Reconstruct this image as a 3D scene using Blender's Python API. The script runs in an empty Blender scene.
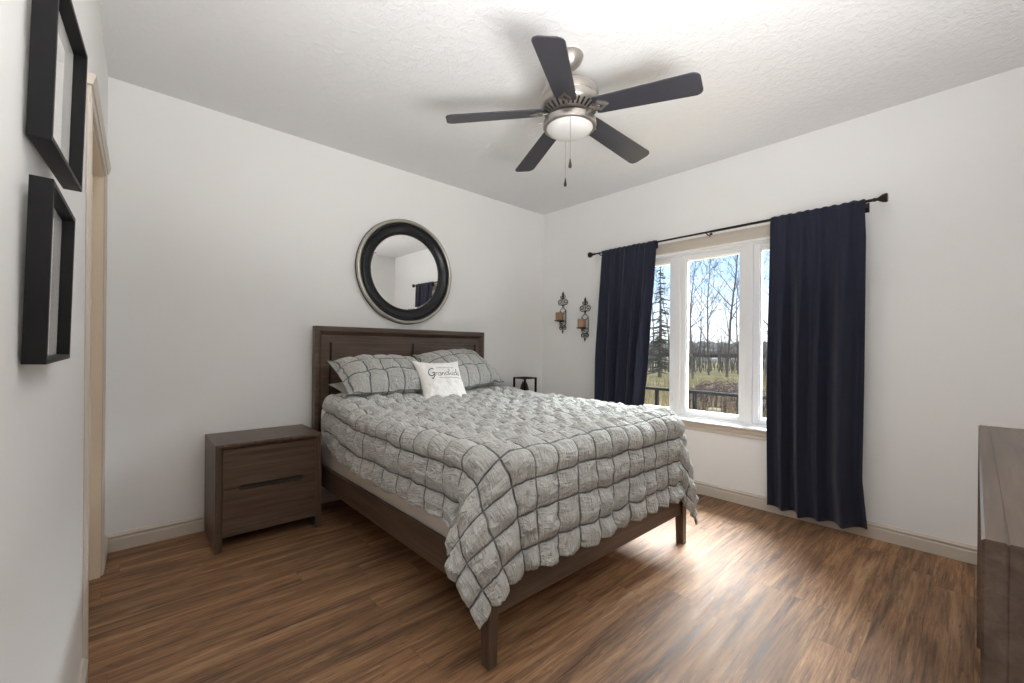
import bpy, bmesh, math, random
import numpy as np
from mathutils import Vector, Matrix, noise as mnoise
PI = math.pi
random.seed(7)
S = bpy.context.scene
C = S.collection

# ---------------------------------------------------------------- camera, view, world, lights
W, D, H = 3.5645, 3.3794, 2.74            # window wall x, headboard wall y, ceiling height
FY = -0.50                                # wall behind the camera
WX0, WXS = -0.142, 0.0195                 # left wall: x = WX0 + WXS*y
def wall_x(y): return WX0 + WXS*y

cam = bpy.data.objects.new('camera', bpy.data.cameras.new('camera')); C.objects.link(cam)
cam.matrix_world = (Matrix.Translation((0, 0, 1.1957)) @ Matrix.Rotation(-0.7407, 4, 'Z')
                    @ Matrix.Rotation(PI/2, 4, 'X') @ Matrix.Rotation(0.0087, 4, 'Z'))
cam.data.sensor_width = 36; cam.data.lens = 424.7447/1024*36
cam.data.shift_y = 7.17/1024; cam.data.clip_start = 0.02; cam.data.clip_end = 600
S.camera = cam
S.view_settings.view_transform = 'Standard'; S.view_settings.look = 'None'
S.view_settings.exposure = 0.82; S.view_settings.gamma = 1.0
S.view_settings.use_curve_mapping = False
try:
    S.cycles.use_denoising = True
    S.cycles.max_bounces = 14; S.cycles.diffuse_bounces = 10; S.cycles.glossy_bounces = 6
    S.cycles.transparent_max_bounces = 16; S.cycles.sample_clamp_indirect = 8
except Exception: pass

def srgb(r, g, b):
    f = lambda c: (c/255/12.92) if c/255 <= 0.04045 else ((c/255+0.055)/1.055)**2.4
    return (f(r), f(g), f(b), 1)

world = bpy.data.worlds.new('world'); S.world = world; world.use_nodes = True
nt = world.node_tree; nt.nodes.clear()
def wn(t): return nt.nodes.new(t)
tc = wn('ShaderNodeTexCoord'); sep = wn('ShaderNodeSeparateXYZ'); nt.links.new(tc.outputs['Generated'], sep.inputs[0])
ramp = wn('ShaderNodeValToRGB'); nt.links.new(sep.outputs['Z'], ramp.inputs[0])
els = ramp.color_ramp.elements
els[0].position = 0.0; els[0].color = (0.80, 0.86, 0.93, 1)
els[1].position = 1.0; els[1].color = (0.42, 0.60, 0.95, 1)
for p_, c_ in ((0.06, (0.74, 0.84, 0.97, 1)), (0.16, (0.42, 0.60, 0.93, 1)), (0.3, (0.62, 0.76, 0.97, 1))):
    e = els.new(p_); e.color = c_
cl = wn('ShaderNodeTexNoise'); cl.inputs['Scale'].default_value = 7; cl.inputs['Detail'].default_value = 5
mp = wn('ShaderNodeMapping'); mp.inputs['Scale'].default_value = (1, 1, 3.2)
nt.links.new(tc.outputs['Generated'], mp.inputs[0]); nt.links.new(mp.outputs[0], cl.inputs[0])
cr = wn('ShaderNodeValToRGB'); cr.color_ramp.elements[0].position = 0.47; cr.color_ramp.elements[1].position = 0.68
nt.links.new(cl.outputs[0], cr.inputs[0])
mx = wn('ShaderNodeMixRGB'); mx.inputs[2].default_value = (0.93, 0.95, 0.98, 1)
nt.links.new(cr.outputs[0], mx.inputs[0]); nt.links.new(ramp.outputs[0], mx.inputs[1])
st = wn('ShaderNodeMapRange'); st.interpolation_type = 'SMOOTHSTEP'      # the sky is far brighter high up than near the horizon
st.inputs['From Min'].default_value = 0.24; st.inputs['From Max'].default_value = 0.5
st.inputs['To Min'].default_value = 1.15; st.inputs['To Max'].default_value = 1.9
nt.links.new(sep.outputs['Z'], st.inputs['Value'])
bg = wn('ShaderNodeBackground'); out = wn('ShaderNodeOutputWorld')
nt.links.new(mx.outputs[0], bg.inputs[0]); nt.links.new(st.outputs[0], bg.inputs[1]); nt.links.new(bg.outputs[0], out.inputs[0])

def light(name, kind, loc, aim, energy, color=(1, 1, 1), **kw):
    d = bpy.data.lights.new(name, kind); d.energy = energy; d.color = color
    for k, v in kw.items(): setattr(d, k, v)
    o = bpy.data.objects.new(name, d); C.objects.link(o); o.location = loc
    o.rotation_euler = (Vector(aim)-Vector(loc)).to_track_quat('-Z', 'Y').to_euler()
    return o
# added lamp boosting the sky light, outside the window above its line of sight
light('daylight_boost', 'AREA', (8.6, 1.3, 6.1), (3.5, 1.5, 4.2), 6800, (0.92, 0.96, 1.0), shape='RECTANGLE', size=9.0, size_y=5.0)
# photographer's bounced light, thrown at the ceiling behind the camera
light('bounce_lamp', 'AREA', (0.62, -0.24, 1.05), (1.0, 0.5, 2.74), 32, (1.0, 0.985, 0.97), shape='RECTANGLE', size=1.25, size_y=0.45, spread=math.radians(118))

# ---------------------------------------------------------------- materials
MATS = {}
class NM:
    """small node-material helper"""
    def __init__(s, name):
        m = bpy.data.materials.new(name); m.use_nodes = True
        s.m = m; s.nt = m.node_tree; s.b = s.nt.nodes['Principled BSDF']; s.out = s.nt.nodes['Material Output']; MATS[name] = m
    def n(s, t, **kw):
        x = s.nt.nodes.new(t)
        for k, v in kw.items(): setattr(x, k, v)
        return x
    def l(s, a, b): s.nt.links.new(a, b)
    def math(s, op, a, b=None, c=None):
        x = s.n('ShaderNodeMath', operation=op)
        for i, v in enumerate((a, b, c)):
            if v is None: continue
            if isinstance(v, (int, float)): x.inputs[i].default_value = v
            else: s.l(v, x.inputs[i])
        return x.outputs[0]
    def noise(s, vec, scale, detail=3, rough=.5, dist=0):
        x = s.n('ShaderNodeTexNoise'); x.inputs['Scale'].default_value = scale; x.inputs['Detail'].default_value = detail
        x.inputs['Roughness'].default_value = rough; x.inputs['Distortion'].default_value = dist
        if vec is not None: s.l(vec, x.inputs['Vector'])
        return x.outputs[0]
    def mapping(s, vec, scale=(1, 1, 1), loc=(0, 0, 0), rot=(0, 0, 0)):
        x = s.n('ShaderNodeMapping'); x.inputs['Scale'].default_value = scale; x.inputs['Location'].default_value = loc; x.inputs['Rotation'].default_value = rot
        s.l(vec, x.inputs[0]); return x.outputs[0]
    def ramp(s, f, stops):
        x = s.n('ShaderNodeValToRGB'); e = x.color_ramp.elements
        e[0].position, e[0].color = stops[0]; e[1].position, e[1].color = stops[-1]
        for p_, c_ in stops[1:-1]: q = e.new(p_); q.color = c_
        s.l(f, x.inputs[0]); return x.outputs[0]
    def mix(s, f, a, b, bt='MIX'):
        x = s.n('ShaderNodeMixRGB', blend_type=bt)
        for i, v in enumerate((f, a, b)):
            if isinstance(v, (int, float, tuple)): x.inputs[i].default_value = v
            else: s.l(v, x.inputs[i])
        return x.outputs[0]
    def bump(s, h, strength=.3, dist=.01):
        x = s.n('ShaderNodeBump'); x.inputs['Strength'].default_value = strength; x.inputs['Distance'].default_value = dist
        s.l(h, x.inputs['Height']); s.l(x.outputs[0], s.b.inputs['Normal'])
    def obj(s): return s.n('ShaderNodeTexCoord').outputs['Object']
    def pos(s): return s.n('ShaderNodeNewGeometry').outputs['Position']
    def uv(s): return s.n('ShaderNodeTexCoord').outputs['UV']
    def set(s, col=None, rough=None, metal=None, spec=None):
        if col is not None:
            if isinstance(col, tuple): s.b.inputs['Base Color'].default_value = col
            else: s.l(col, s.b.inputs['Base Color'])
        if rough is not None:
            if isinstance(rough, (int, float)): s.b.inputs['Roughness'].default_value = rough
            else: s.l(rough, s.b.inputs['Roughness'])
        if metal is not None: s.b.inputs['Metallic'].default_value = metal
        if spec is not None: s.b.inputs['Specular IOR Level'].default_value = spec
        return s

def plain(name, col, rough=.5, metal=0, var=.06, scale=30, bump=0):
    k = NM(name); p = k.pos(); f = k.noise(p, scale, 3)
    dark = tuple(c*(1-var) for c in col[:3])+(1,); lite = tuple(min(1, c*(1+var)) for c in col[:3])+(1,)
    k.set(k.mix(f, dark, lite), rough, metal)
    if bump: k.bump(f, bump, .003)
    return k.m

k = NM('wall_paint'); p = k.pos()
k.set(k.mix(k.noise(p, 2.5, 2), srgb(236, 236, 235), srgb(239, 239, 238)), .6, 0, .3); k.bump(k.noise(p, 180, 2), .05, .002)
k = NM('ceiling_texture'); p = k.pos()
h1 = k.ramp(k.noise(p, 26, 4, .6, .6), [(.42, (0, 0, 0, 1)), (.60, (1, 1, 1, 1))]); h2 = k.noise(p, 85, 3)
hh = k.mix(.4, h1, h2)
k.set(srgb(226, 226, 227), .8, 0, .2); k.bump(hh, .5, .006)
plain('trim_paint', srgb(200, 191, 179), .4, 0, .02)
plain('door_paint', srgb(220, 204, 182), .4, 0, .02)
plain('white_vinyl', srgb(238, 238, 238), .3, 0, .01)

# floor planks running along x
k = NM('floor_planks'); p = k.pos(); sp = k.n('ShaderNodeSeparateXYZ'); k.l(p, sp.inputs[0])
PWD, PLN = .152, 1.22
row = k.math('FLOOR', k.math('DIVIDE', sp.outputs['Y'], PWD))
wnz = k.n('ShaderNodeTexWhiteNoise', noise_dimensions='1D'); k.l(row, wnz.inputs['W'])
xs = k.math('ADD', sp.outputs['X'], k.math('MULTIPLY', wnz.outputs[0], 3.1))
col_ = k.math('FLOOR', k.math('DIVIDE', xs, PLN))
cmb = k.n('ShaderNodeCombineXYZ'); k.l(row, cmb.inputs[0]); k.l(col_, cmb.inputs[1])
idn = k.n('ShaderNodeTexWhiteNoise', noise_dimensions='3D'); k.l(cmb.outputs[0], idn.inputs['Vector'])
off = k.n('ShaderNodeVectorMath', operation='SCALE'); k.l(idn.outputs['Color'], off.inputs[0]); off.inputs['Scale'].default_value = 30
pv = k.n('ShaderNodeVectorMath', operation='ADD'); k.l(p, pv.inputs[0]); k.l(off.outputs[0], pv.inputs[1])
g1 = k.noise(k.mapping(pv.outputs[0], (1.5, 17, 1)), 1.0, 5, .62, .9)
g2 = k.noise(k.mapping(pv.outputs[0], (5, 110, 1)), 1.0, 3, .6, .3)
g3 = k.noise(k.mapping(pv.outputs[0], (1.1, 5, 1)), 1.0, 3, .55, 1.2)
base = k.ramp(g1, [(.30, srgb(70, 46, 29)), (.43, srgb(116, 81, 51)), (.53, srgb(146, 106, 71)), (.70, srgb(186, 149, 110))])
base = k.mix(.30, base, k.ramp(g2, [(.38, srgb(58, 40, 29)), (.6, srgb(176, 142, 112))]))
base = k.mix(k.math('MULTIPLY', k.math('SUBTRACT', g3, .5), 1.1), base, srgb(60, 38, 24))
fleck = k.ramp(k.noise(k.mapping(pv.outputs[0], (9, 70, 1)), 1.0, 4, .65, 1.6), [(.30, (1, 1, 1, 1)), (.40, (0, 0, 0, 1))])
base = k.mix(k.math('MULTIPLY', fleck, .6), base, srgb(50, 34, 24))
pale = k.ramp(k.noise(k.mapping(pv.outputs[0], (4, 55, 1)), 1.0, 4, .6, 2.2), [(.60, (0, 0, 0, 1)), (.70, (1, 1, 1, 1))])
base = k.mix(k.math('MULTIPLY', pale, .4), base, srgb(196, 166, 132))
tone = k.ramp(idn.outputs[0], [(0, (.80, .80, .80, 1)), (.5, (1.0, .98, .96, 1)), (1, (1.16, 1.13, 1.1, 1))])
base = k.mix(1.0, base, tone, 'MULTIPLY')
ey = k.math('ABSOLUTE', k.math('SUBTRACT', k.math('FRACT', k.math('DIVIDE', sp.outputs['Y'], PWD)), .5))
ex = k.math('ABSOLUTE', k.math('SUBTRACT', k.math('FRACT', k.math('DIVIDE', xs, PLN)), .5))
seam = k.math('MAXIMUM', k.math('GREATER_THAN', ey, .5-.0016/PWD), k.math('GREATER_THAN', ex, .5-.0012/PLN))
base = k.mix(k.math('MULTIPLY', seam, .35), base, srgb(35, 22, 14))
k.set(base, k.ramp(g2, [(.3, (.58, .58, .58, 1)), (.7, (.74, .74, .74, 1))]), 0, .55)
k.bump(k.math('SUBTRACT', k.math('ADD', k.math('MULTIPLY', g2, .5), k.math('MULTIPLY', g1, .3)), k.math('MULTIPLY', seam, .6)), .22, .003)

def wood(name, dark, mid, lite, axis, rough=.38):
    k = NM(name); o = k.pos()
    sc = [42, 42, 42]; sc[axis] = 2.2
    g = k.noise(k.mapping(o, tuple(sc)), 1.0, 4, .6, .5)
    sc2 = [150, 150, 150]; sc2[axis] = 7
    g2 = k.noise(k.mapping(o, tuple(sc2)), 1.0, 2, .5)
    c = k.ramp(g, [(.3, dark), (.5, mid), (.72, lite)])
    c = k.mix(k.math('MULTIPLY', g2, .25), c, dark)
    k.set(c, rough, 0, .5); k.bump(g2, .06, .002); return k.m
wd, wm_, wl = srgb(66, 52, 42), srgb(88, 71, 59), srgb(107, 89, 76)
for ax, nm in ((0, 'x'), (1, 'y'), (2, 'z')): wood('furniture_wood_'+nm, wd, wm_, wl, ax)
plain('groove_dark', srgb(44, 37, 33), .6, 0, .05)

def quilt_mat(name, cell_lines=True):
    k = NM(name); uv = k.uv(); s2 = k.n('ShaderNodeSeparateXYZ'); k.l(uv, s2.inputs[0])
    fu = k.math('ABSOLUTE', k.math('SUBTRACT', k.math('FRACT', k.math('ADD', s2.outputs['X'], .5)), .5))
    fv = k.math('ABSOLUTE', k.math('SUBTRACT', k.math('FRACT', k.math('ADD', s2.outputs['Y'], .5)), .5))
    d = k.math('MINIMUM', fu, fv)
    w_ = k.noise(uv, 30, 2)
    line = k.ramp(k.math('ADD', d, k.math('MULTIPLY', k.math('SUBTRACT', w_, .5), .02)), [(.020, (1, 1, 1, 1)), (.042, (0, 0, 0, 1))])
    f1 = k.noise(uv, 5, 4, .6)
    c = k.mix(f1, srgb(168, 168, 163), srgb(190, 190, 185))
    c = k.mix(k.math('MULTIPLY', line, .85), c, srgb(92, 93, 97))
    k.set(c, .85, 0, .2); k.b.inputs['Sheen Weight'].default_value = .15
    # gathers: creases running across each channel, both ways, strongest beside the stitching
    wa = k.noise(k.mapping(uv, (7, 1.8, 1)), 1.0, 2, .5, 1.5)
    wb = k.noise(k.mapping(uv, (2.2, 6, 1)), 1.0, 2, .5, 1.5)
    hgt = k.math('SUBTRACT', k.math('ADD', wa, wb), k.math('MULTIPLY', line, .35))
    k.bump(hgt, .9, .016); return k.m
quilt_mat('quilt_fabric')
k = NM('curtain_fabric'); p = k.pos()
wv = k.noise(k.mapping(p, (300, 300, 60)), 1.0, 2)
k.set(k.mix(wv, srgb(29, 32, 47), srgb(40, 44, 62)), .75, 0, .25); k.b.inputs['Sheen Weight'].default_value = .12; k.bump(wv, .08, .002)
plain('white_cotton', srgb(236, 234, 230), .85, 0, .02, 60, .1)
plain('mattress_fabric', srgb(222, 214, 204), .9, 0, .03, 40, .15)
plain('lettering_grey', srgb(96, 95, 102), .8)
plain('black_metal', srgb(32, 29, 28), .45, .6)
plain('black_paint', srgb(14, 13, 13), .85); MATS['black_paint'].node_tree.nodes['Principled BSDF'].inputs['Specular IOR Level'].default_value = .1
plain('bronze_metal', srgb(44, 38, 35), .4, .7)
plain('black_lacquer', srgb(14, 14, 15), .5, 0, .03); MATS['black_lacquer'].node_tree.nodes['Principled BSDF'].inputs['Specular IOR Level'].default_value = .25
plain('mirror_black', srgb(22, 23, 27), .3, 0, .1, 60)
plain('mirror_silver', srgb(186, 182, 172), .32, .85, .12, 40)
k = NM('mirror_glass'); k.set((.93, .94, .94, 1), .0, 1.0)
plain('brushed_nickel', srgb(172, 166, 160), .34, .9, .05)
k = NM('fan_blade_wood'); p = k.pos(); f = k.noise(k.mapping(p, (60, 60, 60)), 1.0, 3)
k.set(k.mix(f, srgb(46, 46, 53), srgb(57, 57, 65)), .38, 0, .45)
plain('frosted_glass', srgb(205, 204, 202), .4, 0, .01)
plain('grey_cotton', srgb(168, 167, 162), .85)
plain('mat_board', srgb(246, 245, 242), .7, 0, .02)
k = NM('print_paper'); uv = k.pos(); f = k.noise(uv, 14, 4)
k.set(k.ramp(f, [(.4, srgb(246, 245, 243)), (.55, srgb(236, 234, 232)), (.7, srgb(246, 245, 243))]), .5)
plain('candle_wax', srgb(158, 124, 96), .5, 0, .12, 60)
plain('dried_brown', srgb(58, 46, 34), .8, 0, .3, 80)
plain('vent_metal', srgb(78, 66, 56), .4, .5)
plain('pull_black', srgb(26, 24, 24), .5)
def glass_mat(name, tint=(1, 1, 1, 1), refl=.06):
    k = NM(name); tr = k.n('ShaderNodeBsdfTransparent'); tr.inputs[0].default_value = tint
    gl = k.n('ShaderNodeBsdfGlossy'); gl.inputs['Roughness'].default_value = .0
    fr = k.n('ShaderNodeFresnel'); fr.inputs[0].default_value = 1.45
    mxs = k.n('ShaderNodeMixShader'); k.l(k.math('MULTIPLY', fr.outputs[0], k.math('SUBTRACT', 1.0, k.n('ShaderNodeNewGeometry').outputs['Backfacing'])), mxs.inputs[0]); k.l(tr.outputs[0], mxs.inputs[1]); k.l(gl.outputs[0], mxs.inputs[2])
    k.l(mxs.outputs[0], k.out.inputs[0]); return k.m
glass_mat('window_glass', (.97, .985, .98, 1)); glass_mat('frame_glass')
# outdoors
k = NM('dry_grass'); p = k.pos(); f = k.noise(p, .35, 5, .65); f2 = k.noise(k.mapping(p, (3, 1, 1)), 3, 4, .7)
k.set(k.mix(.45, k.ramp(f, [(.35, srgb(112, 100, 66)), (.55, srgb(150, 134, 92)), (.7, srgb(178, 160, 116))]), k.ramp(f2, [(.35, srgb(86, 74, 50)), (.65, srgb(176, 156, 110))])), .95, 0, .1)
plain('bark', srgb(92, 82, 74), .9, 0, .25, 3)
plain('needle_green', srgb(84, 80, 64), .9, 0, .3, 2)
plain('brush_twigs', srgb(98, 74, 68), .9, 0, .35, 2)
plain('reed_tan', srgb(140, 121, 84), .9, 0, .3, 3)
plain('far_woods', srgb(122, 114, 102), 1, 0, .2, .2)
plain('pale_road', srgb(205, 203, 200), .9, 0, .06, .5)
plain('pale_timber', srgb(150, 132, 108), .8, 0, .1, 5)
plain('house_siding', srgb(190, 186, 178), .7, 0, .03, 3)
M = MATS

# ---------------------------------------------------------------- mesh helpers
def new_bm(): return bmesh.new()
def box(bm, x0, x1, y0, y1, z0, z1, bev=0, seg=2):
    t = bmesh.new(); bmesh.ops.create_cube(t, size=1)
    for v in t.verts:
        v.co = Vector(((x0+x1)/2+v.co.x*(x1-x0), (y0+y1)/2+v.co.y*(y1-y0), (z0+z1)/2+v.co.z*(z1-z0)))
    if bev: bmesh.ops.bevel(t, geom=list(t.edges), offset=min(bev, .45*min(abs(x1-x0), abs(y1-y0), abs(z1-z0))), segments=seg, affect='EDGES', profile=.5)
    merge(bm, t)
def merge(bm, t, mat=None):
    if mat is not None: t.transform(mat)
    me = bpy.data.meshes.new('t'); t.to_mesh(me); t.free(); bm.from_mesh(me); bpy.data.meshes.remove(me)
def prism(bm, pts, fn, a0, a1, cap=True):
    """extrude 2-D outline pts between a0 and a1; fn(u,v,a)->xyz"""
    A = [bm.verts.new(fn(u, v, a0)) for u, v in pts]; B = [bm.verts.new(fn(u, v, a1)) for u, v in pts]
    n = len(pts)
    for i in range(n): bm.faces.new((A[i], A[(i+1) % n], B[(i+1) % n], B[i]))
    if cap: bm.faces.new(A[::-1]); bm.faces.new(B)
def lathe(bm, prof, fn=lambda x, y, z: (x, y, z), seg=32, closed=False):
    """revolve (r,z) profile about z"""
    rings = []
    for r, z in prof:
        if r < 1e-6: rings.append([bm.verts.new(fn(0, 0, z))])
        else: rings.append([bm.verts.new(fn(r*math.cos(2*PI*i/seg), r*math.sin(2*PI*i/seg), z)) for i in range(seg)])
    pairs = list(zip(rings, rings[1:]))
    if closed: pairs.append((rings[-1], rings[0]))
    for a, b in pairs:
        for i in range(seg):
            j = (i+1) % seg
            if len(a) == 1 and len(b) == 1: continue
            if len(a) == 1: bm.faces.new((a[0], b[j], b[i]))
            elif len(b) == 1: bm.faces.new((a[i], a[j], b[0]))
            else: bm.faces.new((a[i], a[j], b[j], b[i]))
def tube(bm, pts, r, seg=8, cap=True):
    pts = [Vector(p_) for p_ in pts]; n = len(pts)
    rs = r if isinstance(r, (list, tuple)) else [r]*n
    prev = None; rings = []
    for i, p_ in enumerate(pts):
        t = (pts[min(i+1, n-1)]-pts[max(i-1, 0)])
        t = t.normalized() if t.length > 1e-9 else Vector((0, 0, 1))
        if prev is None:
            u = t.orthogonal().normalized()
        else:
            u = prev-t*prev.dot(t); u = u.normalized() if u.length > 1e-6 else t.orthogonal().normalized()
        prev = u; v = t.cross(u)
        rings.append([bm.verts.new(p_+(u*math.cos(2*PI*k_/seg)+v*math.sin(2*PI*k_/seg))*rs[i]) for k_ in range(seg)])
    for a, b in zip(rings, rings[1:]):
        for i in range(seg): bm.faces.new((a[i], a[(i+1) % seg], b[(i+1) % seg], b[i]))
    if cap: bm.faces.new(rings[0][::-1]); bm.faces.new(rings[-1])
def mesh_obj(name, bm, mat, parent=None, smooth=False, angle=40):
    bmesh.ops.recalc_face_normals(bm, faces=list(bm.faces))
    me = bpy.data.meshes.new(name); bm.to_mesh(me); bm.free()
    if mat: me.materials.append(M[mat])
    o = bpy.data.objects.new(name, me); C.objects.link(o)
    if smooth:
        me.shade_smooth()
        if angle < 180: me.set_sharp_from_angle(angle=math.radians(angle))
    if parent: put_under(o, parent)
    return o
def put_under(o, parent):
    o.parent = parent
    m = Matrix.Identity(4); q = parent; chain = []
    while q: chain.append(q.matrix_basis.copy()); q = q.parent
    for b in chain: m = b @ m
    # geometry is given in world coordinates: keep it where it is
    if o.type == 'MESH' and o.data.users == 1: o.data.transform(m.inverted())
def local_obj(name, bm, mat, parent, smooth=False, angle=40):
    """geometry already in the parent's own coordinates"""
    o = mesh_obj(name, bm, mat, None, smooth, angle); o.parent = parent; return o
def grid_obj(name, P, uv, mat, parent=None, local=False):
    """P: (n,m,3) array of points, uv: (n,m,2) or None"""
    n, m = P.shape[:2]
    me = bpy.data.meshes.new(name)
    idx = np.arange(n*m).reshape(n, m)
    f = np.stack([idx[:-1, :-1], idx[1:, :-1], idx[1:, 1:], idx[:-1, 1:]], -1).reshape(-1, 4)
    me.from_pydata(P.reshape(-1, 3).tolist(), [], f.tolist())
    if uv is not None:
        l = me.uv_layers.new(name='UVMap'); l.data.foreach_set('uv', uv.reshape(-1, 2)[f.reshape(-1)].astype(np.float32).ravel())
    me.materials.append(M[mat]); me.shade_smooth()
    o = bpy.data.objects.new(name, me); C.objects.link(o)
    if parent:
        if local: o.parent = parent
        else: put_under(o, parent)
    return o
def thing(name, label, cat, loc, rz=0, group=None):
    o = bpy.data.objects.new(name, None); C.objects.link(o); o.empty_display_size = .1
    o.location = loc; o.rotation_euler = (0, 0, rz); return tag(o, label, cat, group)
def tag(o, label, cat, group=None, kind=None):
    o['label'] = label; o['category'] = cat
    if group: o['group'] = group
    if kind: o['kind'] = kind
    return o
def structure(o): o['kind'] = 'structure'; return o
def dup(root, loc, label, rz=None):
    r = root.copy(); C.objects.link(r); r.location = loc; r['label'] = label
    if rz is not None: r.rotation_euler = (0, 0, rz)
    for ch in list(root.children):
        c = ch.copy(); C.objects.link(c); c.parent = r
        for g in ch.children:
            d = g.copy(); C.objects.link(d); d.parent = c
    return r
def sstep(x, a, b):
    t = np.clip((x-a)/(b-a), 0, 1); return t*t*(3-2*t)
def vnoise(x, y, seed=0):
    """smooth 2-D value noise in -1..1"""
    def hsh(i, j):
        v = np.sin(i*127.1+j*311.7+seed*74.7)*43758.5453
        return (v-np.floor(v))*2-1
    i = np.floor(x); j = np.floor(y); fx = x-i; fy = y-j
    fx = fx*fx*(3-2*fx); fy = fy*fy*(3-2*fy)
    return (hsh(i, j)*(1-fx)+hsh(i+1, j)*fx)*(1-fy)+(hsh(i, j+1)*(1-fx)+hsh(i+1, j+1)*fx)*fy
def normals(P):
    a = np.gradient(P, axis=0); b = np.gradient(P, axis=1)
    n = np.cross(a, b); return n/np.maximum(np.linalg.norm(n, axis=-1, keepdims=True), 1e-9)

# ---------------------------------------------------------------- room shell
WY0, WY1, WZ0, WZ1 = .74, 2.25, .60, 2.055        # window opening in the right wall
T = .20
bm = new_bm(); box(bm, -1.2, W+T, FY-T, D+T, -.12, 0); structure(mesh_obj('floor', bm, 'floor_planks'))
bm = new_bm(); box(bm, -1.2, W+T, FY-T, D+T, H, H+.12); structure(mesh_obj('ceiling', bm, 'ceiling_texture'))
bm = new_bm(); box(bm, -1.2, W+T, D, D+T, 0, H); structure(mesh_obj('wall_back', bm, 'wall_paint'))
bm = new_bm(); box(bm, -1.2, W+T, FY-T, FY, 0, H); structure(mesh_obj('wall_front', bm, 'wall_paint'))
bm = new_bm()
box(bm, W, W+T, FY, WY0, 0, H); box(bm, W, W+T, WY1, D, 0, H)
box(bm, W, W+T, WY0, WY1, 0, WZ0); box(bm, W, W+T, WY0, WY1, WZ1, H)
structure(mesh_obj('wall_right', bm, 'wall_paint'))
DY0, DY1, DZ = 2.17, 3.05, 2.075                  # doorway in the left wall
def lbox(bm, n0, n1, y0, y1, z0, z1, bev=0):
    """box on the left wall: n measured from its face into the room"""
    t = bmesh.new(); box(t, n0, n1, y0, y1, z0, z1, bev)
    for v in t.verts: v.co.x += wall_x(v.co.y)
    merge(bm, t)
bm = new_bm(); TL = .125
lbox(bm, -TL, 0, FY, DY0, 0, H); lbox(bm, -TL, 0, DY1, D, 0, H); lbox(bm, -TL, 0, DY0, DY1, DZ, H)
structure(mesh_obj('wall_left', bm, 'wall_paint'))

BASE = [(0, 0), (.015, 0), (.015, .066), (.012, .072), (.012, .078), (.017, .083), (.017, .089), (.009, .097), (.006, .102), (0, .102)]
bm = new_bm(); prism(bm, BASE, lambda u, v, a: (a, D-u, v), wall_x(D), W); structure(mesh_obj('baseboard_back', bm, 'trim_paint'))
bm = new_bm(); prism(bm, BASE, lambda u, v, a: (W-u, a, v), FY, D); structure(mesh_obj('baseboard_right', bm, 'trim_paint'))
bm = new_bm()
for a0, a1 in ((FY, DY0-.07), (DY1+.07, D)): prism(bm, BASE, lambda u, v, a: (wall_x(a)+u, a, v), a0, a1)
structure(mesh_obj('baseboard_left', bm, 'trim_paint'))
bm = new_bm(); prism(bm, BASE, lambda u, v, a: (a, FY+u, v), wall_x(FY), W); structure(mesh_obj('baseboard_front', bm, 'trim_paint'))

# door: jamb, casing with a crowned head, closed slab set deep in the opening
bm = new_bm(); lbox(bm, -TL-.01, -.115, DY0, DY1, .01, DZ)
for (a, b, c, d) in ((.12, .76, .25, .95), (.12, .76, 1.1, 1.9)):
    lbox(bm, -.117, -.108, DY0+a, DY0+b, c, d, .004)
door = structure(mesh_obj('door_1', bm, 'door_paint'))
bm = new_bm()
lbox(bm, -TL, .001, DY0-.0, DY0+.018, 0, DZ); lbox(bm, -TL, .001, DY1-.018, DY1, 0, DZ); lbox(bm, -TL, .001, DY0, DY1, DZ-.018, DZ)
lbox(bm, -.095, -.06, DY1-.030, DY1-.018, 0, DZ-.018, .002); lbox(bm, -.095, -.06, DY0+.018, DY0+.030, 0, DZ-.018, .002)
mesh_obj('door_jamb', bm, 'door_paint', door)
bm = new_bm()
for y0, y1 in ((DY0-.07, DY0), (DY1, DY1+.07)):
    lbox(bm, 0, .010, y0, y1, 0, DZ, .003); lbox(bm, .007, .014, y0+.008, y1-.03, 0, DZ, .003)
lbox(bm, 0, .012, DY0-.07, DY1+.07, DZ-.004, DZ+.062, .002)
prism(bm, [(0, DZ+.03), (.017, DZ+.03), (.019, DZ+.042), (.022, DZ+.05), (.025, DZ+.06), (.025, DZ+.068), (0, DZ+.068)],
      lambda u, v, a: (wall_x(a)+u, a, v), DY0-.085, DY1+.085)
mesh_obj('door_casing', bm, 'trim_paint', door)
bm = new_bm(); lathe(bm, [(0, 0), (.024, .004), (.028, .018), (.02, .03), (.008, .036), (.008, .055)], lambda x, y, z: (wall_x(DY0+.07)-.108+.055-z, DY0+.07+x, .95+y), 20)
mesh_obj('door_knob', bm, 'brushed_nickel', door, True)

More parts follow.
